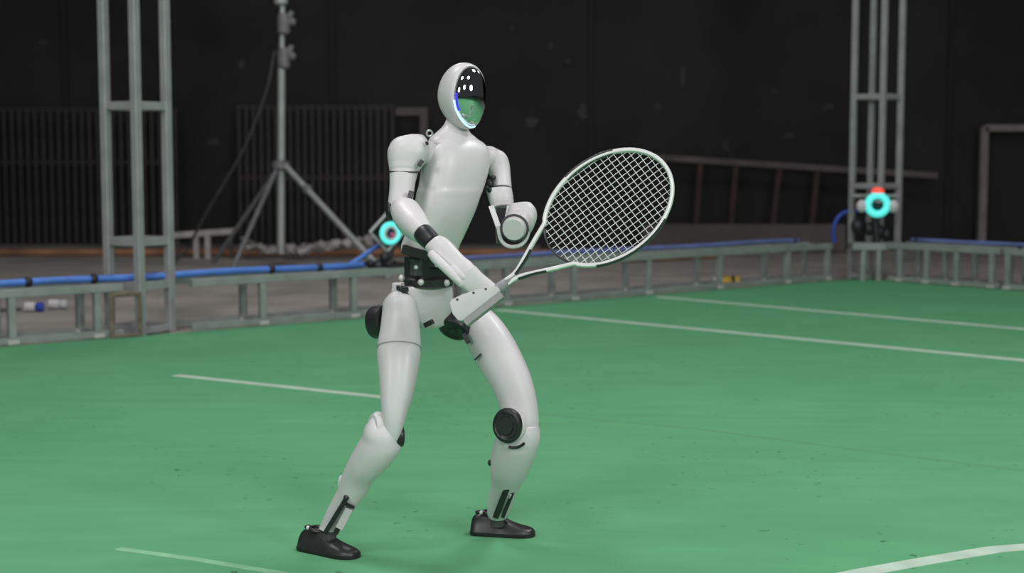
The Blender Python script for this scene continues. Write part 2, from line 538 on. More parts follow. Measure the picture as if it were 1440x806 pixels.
# crumpled pale sheeting along the wall foot
def sheeting(label, pts, Y, r):
    """a loose crumpled roll of sheeting on the floor"""
    P = [Vector(q) for q in cr([tuple(at(x, y, Y)) for x, y in pts], 8)]
    rs = []
    for i, p in enumerate(P):
        k = r * (1 + .28 * math.sin(i * .9) + .2 * math.sin(i * 2.3 + 1))
        p = Vector((p.x, p.y + .07 * math.sin(i * .6), max(p.z, k * .6)))
        rs.append([p + Vector((.02 * math.sin(a * 3 + i), math.cos(a) * k * 1.5, math.sin(a) * k * (.75 + .25 * math.sin(a * 4 + i * .8)))) for a in angs(18)])
    o = MB().rings(rs).build('crumpled_sheet', M['sheet'], None, True, origin=(P[0].x, Y, -.012))
    return tag(o, label, 'sheet')
sheeting('pale crumpled sheeting on the floor right of the light stand pole', [(402, 353), (425, 352), (450, 347), (475, 345), (500, 341), (525, 339)], 15.4, .06)
sheeting('pale crumpled sheeting on the floor left of the light stand pole', [(340, 341), (352, 345), (366, 349), (388, 353)], 15.4, .05)
t = thing('sawhorse', 'low pale sawhorse by the wall, between truss tower and light stand', 'sawhorse', (at(280, 350, 15.5).x, 15.5, -0.012))
for x in (276, 292):
    p = at(x, 330, 15.5)
    MB().bar((p.x, 15.5, -.012), (p.x, 15.5, p.z), 0.028).build('leg', M['sheet'], t, False)
p0, p1 = at(244, 331, 15.5), at(330, 325, 15.5)
MB().bar(p0, p1, 0.03).build('beam', M['sheet'], t, False)
for x in (250, 325):
    p = at(x, 329, 15.55)
    MB().bar((p.x, 15.55, -.012), (p.x, 15.52, p.z), 0.02).build('leg', M['kerb'], t, False)

# ------------------------------------------------------------------ truss towers and barriers
TR = 0.024
def tower(label, p, d, n, side, ztop, rungs, r=TR, cross=True):
    t = thing('truss_tower', label, 'truss', p, 'upright aluminium truss towers')
    cs = [p, p + d * side, p + d * side + n * side, p + n * side]
    for c in cs:
        MB().box((c.x, c.y, (ztop - .012) / 2), d * r, n * r, (0, 0, (ztop + .012) / 2)).build('upright', M['alu'], t, False)
    for z in rungs:
        for i in range(4):
            a, b_ = cs[i].copy(), cs[(i + 1) % 4].copy()
            a.z = b_.z = z
            MB().bar(a, b_, r * .85, (0, 0, 1), r).build('rung', M['alu'], t, False)
    for i in range(4):
        a, b_ = cs[i].copy(), cs[(i + 1) % 4].copy()
        a.z = b_.z = 0.02
        MB().bar(a, b_, 0.02, (0, 0, 1), 0.02).build('base_rail', M['alu'], t, False)
    return t
pl = G(198, 470)
LT_SIDE = 0.25
def zat(x, y, Y):
    return at(x, y, Y).z
Yl = pl.y
tower('tall aluminium truss tower at the left, rising from the barrier beside the gate', pl, Vector((math.cos(math.radians(59.2)), math.sin(math.radians(59.2)), 0)), Vector((-math.sin(math.radians(59.2)), math.cos(math.radians(59.2)), 0)), LT_SIDE, 3.4,
      (zat(191, 148, Yl), zat(191, 341, Yl), zat(191, 403, Yl), 2.75))

def run(label, p0, d, n, length, posts, h, side, feet=True, gmat='alu_dull'):
    """a box truss laid along the court edge: two ladder faces joined by rungs"""
    t = thing('barrier_truss', label, 'truss', p0, 'low truss barriers around the court')
    r = 0.024
    for k in (0, 1):
        for z in (h - r, r):
            a = p0 + n * side * k
            b_ = a + d * length
            MB().bar((a.x, a.y, z), (b_.x, b_.y, z), r if z > .1 else r * 0.7, (0, 0, 1), r * (1.0 if z > .1 else .8)).build('chord', M[gmat], t, False)
        for s in posts:
            a = p0 + n * side * k + d * s
            MB().box((a.x, a.y, h / 2), d * .021, n * .021, (0, 0, h / 2 - r)).build('post', M[gmat], t, False)
            if feet:
                MB().box((a.x, a.y, 0.018), d * .032, n * .03, (0, 0, .012)).build('foot_plate', M['plate'], t, False)
    for s in posts:
        for z in (h - r, r):
            a = p0 + d * s
            b_ = a + n * side
            MB().bar((a.x, a.y, z), (b_.x, b_.y, z), 0.014).build('rung', M[gmat], t, False)
    return t
BH, BS = 0.315, 0.25
tl = (pl - P_A).dot(D1)
def SP_(s):
    return P_A + D1 * s + N1 * 0.03
run('low aluminium truss barrier left of the tall tower, at the left edge', SP_(-6.0), D1, N1, tl + 6.0 - 0.13, (0.1, 0.8, 1.5, 2.2, 2.9, 3.6, 4.3, 4.75, 5.4, 6.08, 6.58), BH, BS)
run('low aluminium truss barrier between the tall tower and the robot', SP_(tl + LT_SIDE + .06), D1, N1, 3.28 - tl - LT_SIDE - .06, [s - tl - LT_SIDE - .06 for s in (1.66, 2.33, 2.97, 3.22)], BH, BS)
run('low aluminium truss barrier between the robot and the far corner tower', SP_(3.3), D1, N1, 7.12 - 3.3, [s - 3.3 for s in (3.36, 3.6, 4.23, 4.98, 5.76, 6.57, 7.08)], BH, BS)
cr0 = P_B + D2 * 0.34 + N2 * 0.02
run('low aluminium truss barrier right of the far corner tower', cr0, D2, N2, 1.05, (0.12, 0.38, 0.66, 0.98), BH + .01, 0.26)
run('low aluminium truss barrier at the right edge, before the doorway', cr0 + D2 * 1.09, D2, N2, 7.4, (0.03, 0.35, 0.6, 0.95, 1.4, 2.0, 2.7, 3.4, 4.1, 4.8, 5.5, 6.2, 6.9, 7.35), BH + .01, 0.26)

# far corner tower (a square of four tubes seen corner on)
side_r = 0.285
ptw = G(1237, 393) + Vector((0, 0.02, 0))
dR = Vector((math.cos(math.radians(-46)), math.sin(math.radians(-46)), 0))
ang = math.radians(44.5)
dA, dB = Vector((math.cos(ang), math.sin(ang), 0)), Vector((-math.sin(ang), math.cos(ang), 0))
tower('tall aluminium truss tower standing at the far corner of the barrier', ptw, dA, dB, side_r, 4.0,
      (zat(1230, 135, ptw.y), zat(1230, 262, ptw.y), 2.9), 0.022)
# brown taped section by the tall tower base
t = thing('taped_bracket', 'brown taped bracket low on the barrier at the tall tower foot', 'bracket', G(146, 474))
for x in (140, 178):
    a = SP_((pl - P_A).dot(D1) + (x - 187) * 0.0046) - N1 * 0.045
    MB().tube((a.x, a.y, 0.0), (a.x, a.y, 0.26), 0.011, 10).build('tape_post', M['tape'], t)
a0 = SP_((pl - P_A).dot(D1) + (140 - 187) * 0.0046) - N1 * 0.045
a1 = SP_((pl - P_A).dot(D1) + (178 - 187) * 0.0046) - N1 * 0.045
for z in (0.25, 0.01):
    MB().tube((a0.x, a0.y, z), (a1.x, a1.y, z), 0.012, 10).build('tape_bar', M['tape'], t)

# blue hose on top of the barriers, with black clips
def hose(label, pts, r, m, clips=(), name='blue_hose'):
    P = [Vector(q) for q in cr([tuple(p) for p in pts], 6)]
    if clips:
        t = thing(name, label, 'hose', P[len(P) // 2])
        MB().path(P, r, 10).build('hose', m, t)
        for c in clips:
            q = min(P, key=lambda v: (v - c).length)
            MB().ball(q, r * 1.45, n=12, m=6).build('clip', M['clip'], t)
        return t
    return tag(MB().path(P, r, 10).build(name, m, None, origin=P[0]), label, 'cable')
def top1(s, off=BS, z=BH + 0.019):
    q = SP_(s) + N1 * off
    return Vector((q.x, q.y, z + 0.004 * math.sin(s * 5)))
hose('long blue hose with black clips lying on the left barrier, through the tall tower', [top1(s, .15) for s in (-5.9, -4.2, -2.6, -1.9, -1.2, -.5, 0.1, 0.45, .8, 1.1, 1.5, 2.1, 2.35, 2.5)], 0.021, M['hose'], [top1(.22, .15), top1(.6, .15), top1(1.78, .15), top1(2.16, .15)])
hose('blue hose on the barrier running behind the racket to the far corner', [top1(s) for s in (3.05, 3.6, 4.3, 5.0, 5.8, 6.5, 7.0)], 0.017, M['hose2'], [top1(6.95)])
def top2(s, z=BH + 0.028):
    q = cr0 + D2 * s + N2 * 0.26
    return Vector((q.x, q.y, z + 0.003 * math.sin(s * 7)))
hose('blue hose on the barrier at the right edge before the doorway', [top2(s) for s in (0.05, .5, 1.0, 1.6, 2.4, 3.4, 4.4, 6.4, 8.4)], 0.016, M['hose2'], [top2(.08), top2(3.0)])

# ------------------------------------------------------------------ motion capture cameras on the barrier
def mocap(label, c, face, R, guard=False):
    c, f = Vector(c), Vector(face).normalized()
    sx, up = basis(f)
    sx = -sx
    if up.z < 0:
        up = -up
    t = thing('tracking_camera', label, 'camera', c - Vector((0, 0, R * 2.2)), 'tracking cameras clamped to the barrier')
    MB().disc(c - f * (R * 1.5), f, [(0, R * .75), (.02, R * .95), (R * 1.35, R * 1.05), (R * 1.45, R * .95)], 28).build('camera_body', M['camb'], t)
    MB().torus(c, f, R * (.80 if guard else .73), R * (.2 if guard else .27), 32, 10).build('ring_light', M['teal'], t)
    if guard:
        MB().torus(c + f * .004, f, R * .52, R * .11, 28, 8).build('lens_bezel', M['camw'], t)
    MB().disc(c - f * .01, f, [(0, R * .5), (.01, R * .48), (.016, R * .3)], 24).build('lens', M['lens'], t)
    if guard:
        MB().ball(c + f * .012 + sx * R * .1 - up * R * .1, R * .2, n=12, m=6).build('lens_glow', M['pink'], t)
        for (q0, q1) in (((-1.75, .1), (-.1, 1.75)), ((-1.75, .1), (-.1, -1.6)), ((-.1, 1.75), (1.55, .1)), ((-.1, -1.6), (1.55, .1))):
            MB().tube(c - f * .03 + sx * R * q0[0] + up * R * q0[1], c - f * .03 + sx * R * q1[0] + up * R * q1[1], R * .14, 8).build('guard_bar', M['diamond'], t)
    else:
        for s in (-1, 1):
            MB().ball(c + sx * s * R * 1.2 - up * R * .12, R * .42, R * .34, R * .5, axes=(sx, f, up)).build('ear', M['camw'], t)
        MB().ball(c + up * R * 1.02 - f * .01, R * .5, R * .3, R * .34, axes=(sx, f, up)).build('status_light', M['red'], t)
    return t, sx, up
cL = at(549, 328, 9.98)
t, sx, up = mocap('tracking camera with a glowing cyan ring beside the robot elbow', cL, (0.55, -1, -.05), 0.078, True)
bz = SP_(2.68) + N1 * .13
MB().tube(Vector((bz.x, bz.y, BH - .01)), cL + Vector((0, 0.1, -.09)), 0.022, 10).build('stem', M['camb'], t)
for q, rr in (((532, 374), .04), ((552, 379), .035), ((541, 362), .035), ((521, 370), .026), ((525, 383), .024)):
    p = at(q[0], q[1], 9.92)
    MB().ball(p, rr, rr, rr * 1.1, n=12, m=6).build('clamp_joint', M['camb'], t)
MB().box((bz.x, bz.y, BH + .012), D1 * .09, N1 * .15, (0, 0, .014)).build('clamp_plate', M['camb'], t, False)
MB().tube(at(512, 384, 9.88), at(556, 366, 9.94), .014, 8).build('clamp_lever', M['camb'], t)

cR = at(1234, 288, ptw.y - .22)
t, sx, up = mocap('tracking camera with cyan ring, white ears and red light at the far corner tower', cR, (-.15, -1, -.03), 0.108, False)
q = at(1234, 318, ptw.y - .12)
MB().tube(Vector((q.x, q.y, BH)), cR + Vector((0, .1, -.06)), .03, 10).build('stem', M['camb'], t)
for (x, y, rr) in ((1222, 322, .05), (1236, 326, .055), (1206, 318, .06), (1246, 330, .04)):
    MB().ball(at(x, y, ptw.y - .08), rr, rr, rr * 1.2, n=12, m=6).build('clamp_joint', M['camb'], t)
MB().box(at(1232, 346, ptw.y - .08), (.22, 0, 0), (0, .09, 0), (0, 0, .03)).build('clamp_plate', M['alu_dull'], t, False)
for x in (1214, 1236):
    p = at(x, 345, ptw.y - .14)
    MB().tube((p.x, p.y, 0), (p.x, p.y, p.z), .028, 10).build('stand_tube', M['alu_dull'], t)
MB().tube(at(1198, 276, ptw.y + .05), at(1262, 276, ptw.y + .02), .018, 8).build('mount_bar', M['alu_dull'], t)
hose('bright blue cable looping up to the tracking camera at the far corner', [at(1173, 341, 13.0), at(1172, 322, 13.0), at(1180, 304, 13.0), at(1196, 297, 13.0), at(1226, 297, 12.95)], .017, M['cable'], (), 'blue_cable')
hose('blue cable rising off the barrier toward the camera beside the robot elbow', [at(455, 386, 9.75), at(480, 378, 9.85), at(505, 364, 9.95), at(528, 348, 10.05), at(546, 338, 10.08)], .016, M['hose'], (), 'blue_cable')

# ------------------------------------------------------------------ light stand behind the barrier
YS = 14.3
pf = at(395, 357, YS)
t = thing('light_stand', 'tall grey tripod light stand with slanting legs behind the barrier', 'light stand', (pf.x, YS, -.012))
MB().tube(pf, at(396, 88, YS), .036, 14).build('lower_tube', M['stand'], t)
MB().tube(at(396, 95, YS), at(398, -60, YS), .026, 14).build('upper_tube', M['stand'], t)
for y in (82, 34):
    cx = at(399, y, YS)
    k = MB().disc(cx + Vector((0, 0, -.1)), (0, 0, 1), [(0, .04), (.02, .06), (.16, .06), (.2, .045)], 16).build('clamp_collar', M['standb'], t)
    MB().bar(at(403, y - 2, YS), at(411, y - 18, YS), .022).build('clamp_lever', M['standb'], k, False)
    MB().ball(at(411, y - 3, YS), .04, n=10, m=6).build('clamp_knob', M['standb'], k)
cx = at(395, 8, YS)
MB().disc(cx, (0, 0, 1), [(0, .04), (.02, .065), (.14, .065), (.16, .03)], 16).build('top_collar', M['stand'], t)
cx = at(395, 240, YS)
MB().disc(cx, (0, 0, 1), [(0, .05), (.02, .085), (.08, .085), (.1, .04)], 16).build('leg_collar', M['standb'], t)
f1, f2, f3 = G(299, 371, -.012), G(321, 392, -.012), G(548, 392, -.012)
MB().tube(at(390, 238, YS), f1, .022, 10).build('leg', M['standb'], t)
MB().tube(at(388, 240, YS - .05), f2, .022, 10).build('leg', M['standb'], t)
lg = MB().tube(at(402, 234, YS - .05), f3, .028, 10).build('leg', M['stand'], t)
p = at(402, 234, YS - .05).lerp(f3, .22)
MB().ball(p, .05, n=10, m=6).build('leg_joint', M['standb'], lg)
tag(MB().path([Vector(q) for q in cr([tuple(at(386, 72, YS - .04)), tuple(at(374, 130, YS)), tuple(at(345, 205, YS + .1)), tuple(at(315, 258, YS + .2)), tuple(at(290, 300, YS + .3)), tuple(at(272, 334, YS + .4)), tuple(at(262, 352, YS + .5)), tuple(G(240, 372, 0.003))], 5)], .014, 8).build('grey_cable', M['gcable'], None, origin=at(386, 72, YS)), 'thin grey cable hanging slack from the light stand to the floor', 'cable')

# small things on the floor by the barrier
p = G(1044, 404, -.01) + N1 * .12
t = thing('yellow_plug', 'yellow and black plug with pale ends on the floor under the barrier', 'plug', p)
MB().tube(p + Vector((-.075, 0, .042)), p + Vector((.06, 0, .042)), .042, 14).build('body', M['yellow'], t)
MB().tube(p + Vector((-.005, 0, .042)), p + Vector((.025, 0, .042)), .0435, 14).build('band', M['clip'], t)
MB().tube(p + Vector((-.15, 0, .04)), p + Vector((-.075, 0, .042)), .035, 12).build('pale_end', M['white'], t)
for (lab, x, y, c1) in (('white connector with a blue collar lying behind the left barrier', 72, 444, 'cable'), ('small white connector lying behind the left barrier next to the tower', 106, 440, 'white')):
    p = G(x, y, -.012) + N1 * .3
    t = thing('cable_connector', lab, 'connector', p)
    MB().disc(p + Vector((-.07, 0, .035)), (1, 0, 0), [(0, .02), (.01, .034), (.07, .034), (.08, .028)], 14).build('plug_body', M['white'], t)
    MB().disc(p + Vector((.012, 0, .035)), (1, 0, 0), [(0, .025), (.01, .032), (.05, .03), (.055, .016)], 14).build('plug_collar', M[c1], t)
a = G(72, 444, -.012) + N1 * .3
tag(MB().path([Vector(q) for q in cr([tuple(a + Vector((-1.2, -.5, .012))), tuple(a + Vector((-.7, -.35, .012))), tuple(a + Vector((-.35, -.05, .012))), tuple(a + Vector((-.09, 0, .02)))], 5)], .01, 8).build('grey_cable', M['gcable'], None, origin=a), 'dark cable on the floor running to the white connector at left', 'cable')

# ------------------------------------------------------------------ the robot
RB = thing('humanoid_robot', 'white humanoid robot in black shoes crouching with a tennis racket', 'robot', (G(590, 770).x, 3.97, 0))
TF = (0.60, -0.80)
def part(name, rings, m='shell', parent=None, **k):
    return MB().rings(rings, **k).build(name, M[m], parent or RB)

# torso, neck
ts = [(628, 668, 194, 3.985), (607, 680, 201, 3.985), (598, 688, 212, 3.98), (595, 689, 228, 3.975), (592, 686, 245, 3.97), (589, 681, 262, 3.965), (586, 677.5, 272, 3.96), (581, 668, 298, 3.955),
      (572, 656, 325, 3.955), (565, 647, 344, 3.96), (567, 642, 355, 3.965), (580, 632, 359, 3.97)]
chest = part('torso', hsec(ts, TF, 0.62, n=48, power=3.0, groove=((37, .006), (38, .007), (39, .004))))
neck = part('neck', hsec([(629, 657, 150, 4.0, .85), (628, 656, 166, 3.998, .85), (623, 657, 177, 3.995, .8), (614, 661, 186, 3.99, .72), (605, 670, 194, 3.985, .62), (603, 678, 201, 3.985, .56), (606, 680, 208, 3.985, .54)], TF, 0.8, power=2.4))
for (x, y, Y) in ((604, 187.5, 3.9), (664, 198.5, 4.0)):
    MB().torus(at(x, y, Y), (0.3, -1, 0.1), .0075, .0028, 20, 8).build('eye_bolt', M['steel'], RB)

# head: a hood cut open in front, visor bulging out of it
hc = at(652, 135, 3.97)
HF = Vector((0.66, -0.74, -0.06)).normalized()
HS = Vector((0, 0, 1)).cross(HF).normalized()      # robot's left
HU = HF.cross(HS).normalized()
A_, B_, H_ = 0.062, 0.078, 0.0875                  # half width, half depth, half height
CUT = 0.024
def egg(s, f, u):
    k = 1.0
    if u < 0:
        k = 1 - 0.22 * (u / H_) ** 2
        f += 0.012 * (u / H_) ** 2
    return hc + HS * (s * k) + HF * f + HU * u
rings = []
ph0 = math.asin(CUT / B_)
for i in range(17):
    ph = -math.pi / 2 * 0.985 + (ph0 + math.pi / 2 * 0.985) * i / 16
    rr = math.cos(ph)
    rings.append([egg(A_ * rr * math.cos(a), B_ * math.sin(ph), H_ * rr * math.sin(a)) for a in angs(44)])
rr = math.cos(ph0)
rim_s, rim_u = A_ * rr, H_ * rr
rings.append([egg((rim_s - .004) * math.cos(a), CUT + .003, (rim_u - .004) * math.sin(a)) for a in angs(44)])
rings.append([egg((rim_s - .009) * math.cos(a), CUT - .004, (rim_u - .009) * math.sin(a)) for a in angs(44)])
head = part('head', rings, 'shell', caps=(True, False))
# visor: shallow dome
vr = []
VS, VU, VD = rim_s - .006, rim_u - .0055, 0.040
for i in range(13):
    ph = math.pi / 2 * i / 12 * 0.985
    vr.append([egg(VS * math.cos(ph) * math.cos(a), CUT - .003 + VD * math.sin(ph), VU * math.cos(ph) * math.sin(a)) for a in angs(48)])
visor = part('visor', vr, 'visor', head, caps=(False, True))
visor['label'] = 'mirror dark face visor'
def rimarc(a0, a1, r, name, m):
    pts = [egg((VS + .0028) * math.cos(a), CUT + .003, (VU + .0028) * math.sin(a)) for a in [a0 + (a1 - a0) * i / 28 for i in range(29)]]
    o = MB().path(pts, r, 8).build(name, M[m], head)
    return o
# angle 0 = robot's left, 180 = robot's right (left in view), 270 = chin
rimarc(math.radians(188), math.radians(285), .0026, 'light_and_glint_strip', 'led_cyan')
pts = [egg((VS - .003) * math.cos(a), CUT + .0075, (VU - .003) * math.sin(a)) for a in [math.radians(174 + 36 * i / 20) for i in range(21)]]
MB().path(pts, .0034, 8).build('light_and_glint_strip', M['glint_blue'], head)  # glowing blue stands in for a reflection at the visor edge

# waist
wf = Vector((TF[0], TF[1], 0)).normalized()
wsd = Vector((-wf.y, wf.x, 0))
wc = at(602, 380, 3.985)
up = Vector((0, 0, 1))
wa = MB().box(wc, wsd * .05, wf * .045, up * .04).build('waist', M['black'], RB, False)
MB().disc(at(604, 366, 3.985), up, [(-.02, .05), (-.015, .055), (.012, .055), (.02, .045)], 24).build('waist_ring', M['black'], wa)
MB().disc(at(602, 392, 3.985), up, [(-.022, .058), (-.018, .066), (0, .066), (.006, .058)], 24).build('waist_ring', M['black'], wa)
MB().box(at(585, 376, 3.925), wsd * .012, wf * .012, up * .022).build('waist_bracket', M['groove'], wa, False)
MB().bar(at(566, 350, 3.9), at(602, 360, 3.89), .008, (0, 0, 1), .012).build('lower_bracket', M['black'], wa, False)
for (x, y, Y) in ((565, 391, 3.955), (592, 397, 3.922), (628, 398, 3.942), (585, 376, 3.91), (614, 373, 3.93)):
    MB().ball(at(x, y, Y), .009 if y > 385 else .006, n=14, m=8).build('bolt', M['bolt'], wa)

# pelvis
pel = part('pelvis', hsec([(556, 634, 401, 3.985), (551, 636, 406, 3.985), (550, 637, 418, 3.985), (556, 637, 432, 3.985), (572, 634, 445, 3.985), (586, 627, 456, 3.985), (592, 617, 461.5, 3.985)], (0.38, -0.92), 0.6, power=4.2))
pl_b = MB().box(at(560, 404, 3.9), Vector((.012, -.004, 0)), Vector((.004, .012, 0)), up * .012).build('hip_bracket', M['shell'], pel, False)
MB().box(at(566, 406, 3.88), Vector((.013, -.005, -.003)), Vector((.003, .01, 0)), up * .006).build('hip_joint', M['black'], pel, False)
MB().tube(at(562, 404, 3.875), at(574, 418, 3.875), .0065, 10).build('hip_joint', M['black'], pel)
MB().box(at(603, 455, 3.915), Vector((.011, -.004, .006)), Vector((.002, .008, 0)), Vector((-.003, 0, .006))).build('hip_joint', M['black'], pel, False)

def dscap(name, c, axis, r, th, parent, m='black', bump=True):
    o = MB().disc(Vector(c) - Vector(axis).normalized() * th, axis, [(0, r * .9), (.004, r), (th * 1.6, r), (th * 1.9, r * .93), (th * 2.05, r * .72), (th * 1.95, r * .66), (th * 1.95, r * .3), (th * 2.1, r * .24)], 30).build(name, M[m], parent)
    return o

# right leg (nearer)
thr = [(544, 421, 581, 420, 3.90, 1.05), (539, 427, 586, 426, 3.895, 1.05), (537, 445, 589, 445, 3.885, 1.05), (534.5, 465, 591, 465, 3.87, 1.05), (531, 485, 592, 486, 3.855, 1.02), (530.5, 503, 591, 503, 3.84, 1.0), (533, 530, 587, 530, 3.82, 1.0),
       (535, 560, 580, 560, 3.80, 1.0), (537, 583, 572, 583, 3.785, 1.0), (540, 602, 566, 604, 3.78, 1.0), (543, 614, 562, 616, 3.78, 1.0)]
R1 = part('thigh', limb(thr, 36, 5, 2.3, cap=(9, 6), groove=((21, .012), (22, .012))))
part('panel_gap', limb([(530.2, 489.4, 592.4, 489.2, 3.851, 1.012), (530.2, 490.6, 592.4, 490.4, 3.85, 1.012)], 36, 2, 2.3), 'gapline', R1)
hm = dscap('hip_motor', at(534, 453, 3.945), (-.8, .42, -.12), .044, .022, R1)
MB().tube(at(536, 452, 3.945), at(575, 437, 3.955), .026, 18).build('motor_axle', M['black'], hm)
shr = [(524, 585, 546, 589, 3.80, 1.0), (513, 600, 560, 614, 3.795, 1.0), (510, 612, 565, 626, 3.80, 1.0), (502, 626, 559, 640, 3.81, 1.0), (491, 646, 545, 656, 3.825, .98), (481, 668, 527, 674, 3.845, .95), (474, 690, 515, 694, 3.86, .95), (461, 715, 498, 716, 3.88, .95), (452, 735, 484, 737, 3.893, .95), (449, 741, 480, 743, 3.896, .95)]
S1 = part('shin', limb(shr, 34, 5, 2.25, cap=(8, 2)))
dscap('knee_cap', at(529, 600, 3.79), (-.85, -.45, .1), .034, .012, S1, 'shell')
dscap('knee_motor', at(560, 612, 3.80), (.95, .28, 0), .031, .012, S1, 'black')
MB().bar(at(487, 701, 3.82), at(457, 750, 3.85), .006, (0, -1, 0), .005).build('ankle_linkage', M['black'], S1, False)
MB().ball(at(487, 700, 3.825), .008, n=12, m=6).build('linkage_joint', M['black'], S1)
MB().bar(at(487, 709, 3.826), at(498, 714, 3.835), .004, (0, -1, 0), .004).build('ankle_linkage', M['black'], S1, False)
MB().bar(at(479, 735, 3.845), at(472, 750, 3.85), .007, (0, -1, 0), .005).build('ankle_linkage', M['black'], S1, False)
MB().bar(at(491, 716, 3.832), at(477, 743, 3.845), .010, (0, -1, 0), .004).build('ankle_plate', M['clamp'], S1, False)
MB().ball(at(480, 681, 3.86), .010, .012, .024, n=16, m=10).build('calf_fin', M['shell'], S1)

# left leg (farther)
thl = [(640, 452, 676, 427, 4.06, 1.05), (646, 463, 690, 436, 4.05, 1.05), (654, 480, 706, 452, 4.03, 1.05), (665, 503, 723, 477, 4.0, 1.02), (679, 527, 737, 505, 3.97, 1.0), (693, 550, 748, 533, 3.94, 1.0), (703, 575, 755, 564, 3.91, 1.0), (706, 596, 758, 590, 3.89, 1.0), (708, 612, 757, 606, 3.885, 1.0)]
L1 = part('thigh', limb(thl, 36, 5, 2.3, cap=(8, 6), groove=((17, .008),)))
dscap('hip_motor', at(640, 458, 4.0), (-.35, -.7, -.75), .044, .02, L1)
MB().bar(at(652, 470, 3.965), at(659, 482, 3.955), .006, (0, -1, 0)).build('hip_latch', M['black'], L1, False)
MB().bar(at(668, 506, 3.945), at(676, 498, 3.935), .0022, (0, -1, 0), .004).build('panel_slot', M['groove'], L1, False)
shl = [(702, 606, 758, 600, 3.885, 1.0), (697, 620, 759.5, 610, 3.885, 1.0), (692, 637, 755, 630, 3.905, 1.0), (689, 656, 747, 652, 3.93, .98), (690, 675, 737, 672, 3.96, .95), (688, 695, 726, 693, 3.995, .95), (685.5, 714, 719, 713, 4.03, .95), (685, 721, 716, 720, 4.045, .95)]
S2 = part('shin', limb(shl, 34, 5, 2.25, cap=(6, 2)))
dscap('knee_housing', at(717, 599, 3.835), (-.42, -.9, .05), .044, .012, S2, 'shell')
km = MB().disc(at(716, 598, 3.83), (-.40, -.9, .05), [(0, .040), (.012, .041), (.018, .039), (.021, .032), (.019, .030), (.019, .022), (.024, .02), (.024, .012)], 32, squash=1.13).build('knee_motor', M['black'], S2)
MB().torus(at(716, 598, 3.81), (-.40, -.9, .05), .027, .0025, 28, 8, 1.13).build('motor_rim', M['black'], km)
MB().torus(at(722, 603, 3.82), (-.40, -.9, .05), .045, .004, 20, 8, 1.1, math.radians(225), math.radians(285)).build('motor_slot', M['black'], S2)
MB().ball(at(689.5, 651, 3.92), .007, .007, .009, n=12, m=6).build('calf_bolt', M['black'], S2)
MB().bar(at(713, 686, 3.925), at(697, 727, 3.99), .008, (0, -1, 0), .006).build('ankle_linkage', M['black'], S2, False)
MB().bar(at(721, 692, 3.94), at(707, 727, 3.99), .005, (0, -1, 0), .005).build('ankle_linkage', M['black'], S2, False)
MB().bar(at(717, 694, 3.94), at(706, 715, 3.985), .006, (0, -1, 0), .004).build('ankle_plate', M['clamp'], S2, False)

# shoes
def shoe(heel, toe, k, label, foot0, foot1):
    heel, toe = Vector(heel), Vector(toe)
    L = (toe - heel).length
    d = (toe - heel).normalized()
    s = Vector((-d.y, d.x, 0))
    prof = [(0.0, .017, .026), (.02, .026, .046), (.07, .031, .056), (.14, .033, .061), (.24, .034, .064), (.34, .0345, .066), (.43, .035, .060), (.52, .0365, .050), (.62, .038, .040), (.72, .038, .033), (.82, .036, .028), (.9, .031, .025), (.96, .023, .021), (.995, .01, .014)]
    rings = []
    for (x, hw, ht) in cr(prof, 3):
        c = heel + d * (x * L)
        r = []
        for a in angs(24):
            ca, sa = sgp(math.cos(a), 2.6), sgp(math.sin(a), 2.6)
            zz = .010 + (ht * k - .010) * (sa if sa > 0 else 0) if sa > 0 else .010 * (1 + sa) + .004
            taper = 1 - .38 * max(sa, 0) * min(1, ht / .06)
            r.append(c + s * hw * k * ca * taper + Vector((0, 0, zz)))
        rings.append(r)
    o = part('shoe', rings, 'shoe')
    o['label'] = label
    rings = []
    for (x, hw, ht) in cr(prof, 3):
        c = heel + d * (x * L * 1.01 - .001)
        h = hw * k + .0015
        rings.append([c - s * h * .94, c + s * h * .94, c + s * h + Vector((0, 0, .005)), c + s * h + Vector((0, 0, .011)), c - s * h + Vector((0, 0, .011)), c - s * h + Vector((0, 0, .005))])
    part('sole', rings, 'sole', o)
    # collar, tongue strap, heel tab
    c = heel + d * L * .30
    MB().torus(c + Vector((0, 0, .062 * k)), (d * .15 + up), .021 * k, .0045, 24, 8).build('collar', M['shoe'], o)
    MB().bar(heel + d * L * .40 + s * .012 + Vector((0, 0, .060 * k)) - s * .024, heel + d * L * .60 - s * .020 + Vector((0, 0, .041 * k)), .0035, (0, 0, 1), .002).build('strap', M['groove'], o, False)
    MB().ball(heel + d * L * .12 + Vector((0, 0, .062 * k)), .011, .008, .007, n=12, m=6).build('heel_tab', M['black'], o)
    MB().tube(foot0, foot1, .019, 18).build('ankle', M['groove'], o)
    MB().ball(heel + d * L * .17 - s * .012 + Vector((0, 0, .064 * k)), .006, n=10, m=6).build('ankle_bolt', M['bolt'], o)
    return o
h1, t1 = G(428, 779), G(501, 789)
shoe(G(425, 771), G(502, 786), 0.98, 'black shoe on the nearer foot', at(462, 759, 3.885), at(467, 736, 3.89))
shoe(G(663, 750), G(752, 754), 0.98, 'black shoe on the farther foot', at(699, 738, 4.05), at(701, 716, 4.04))

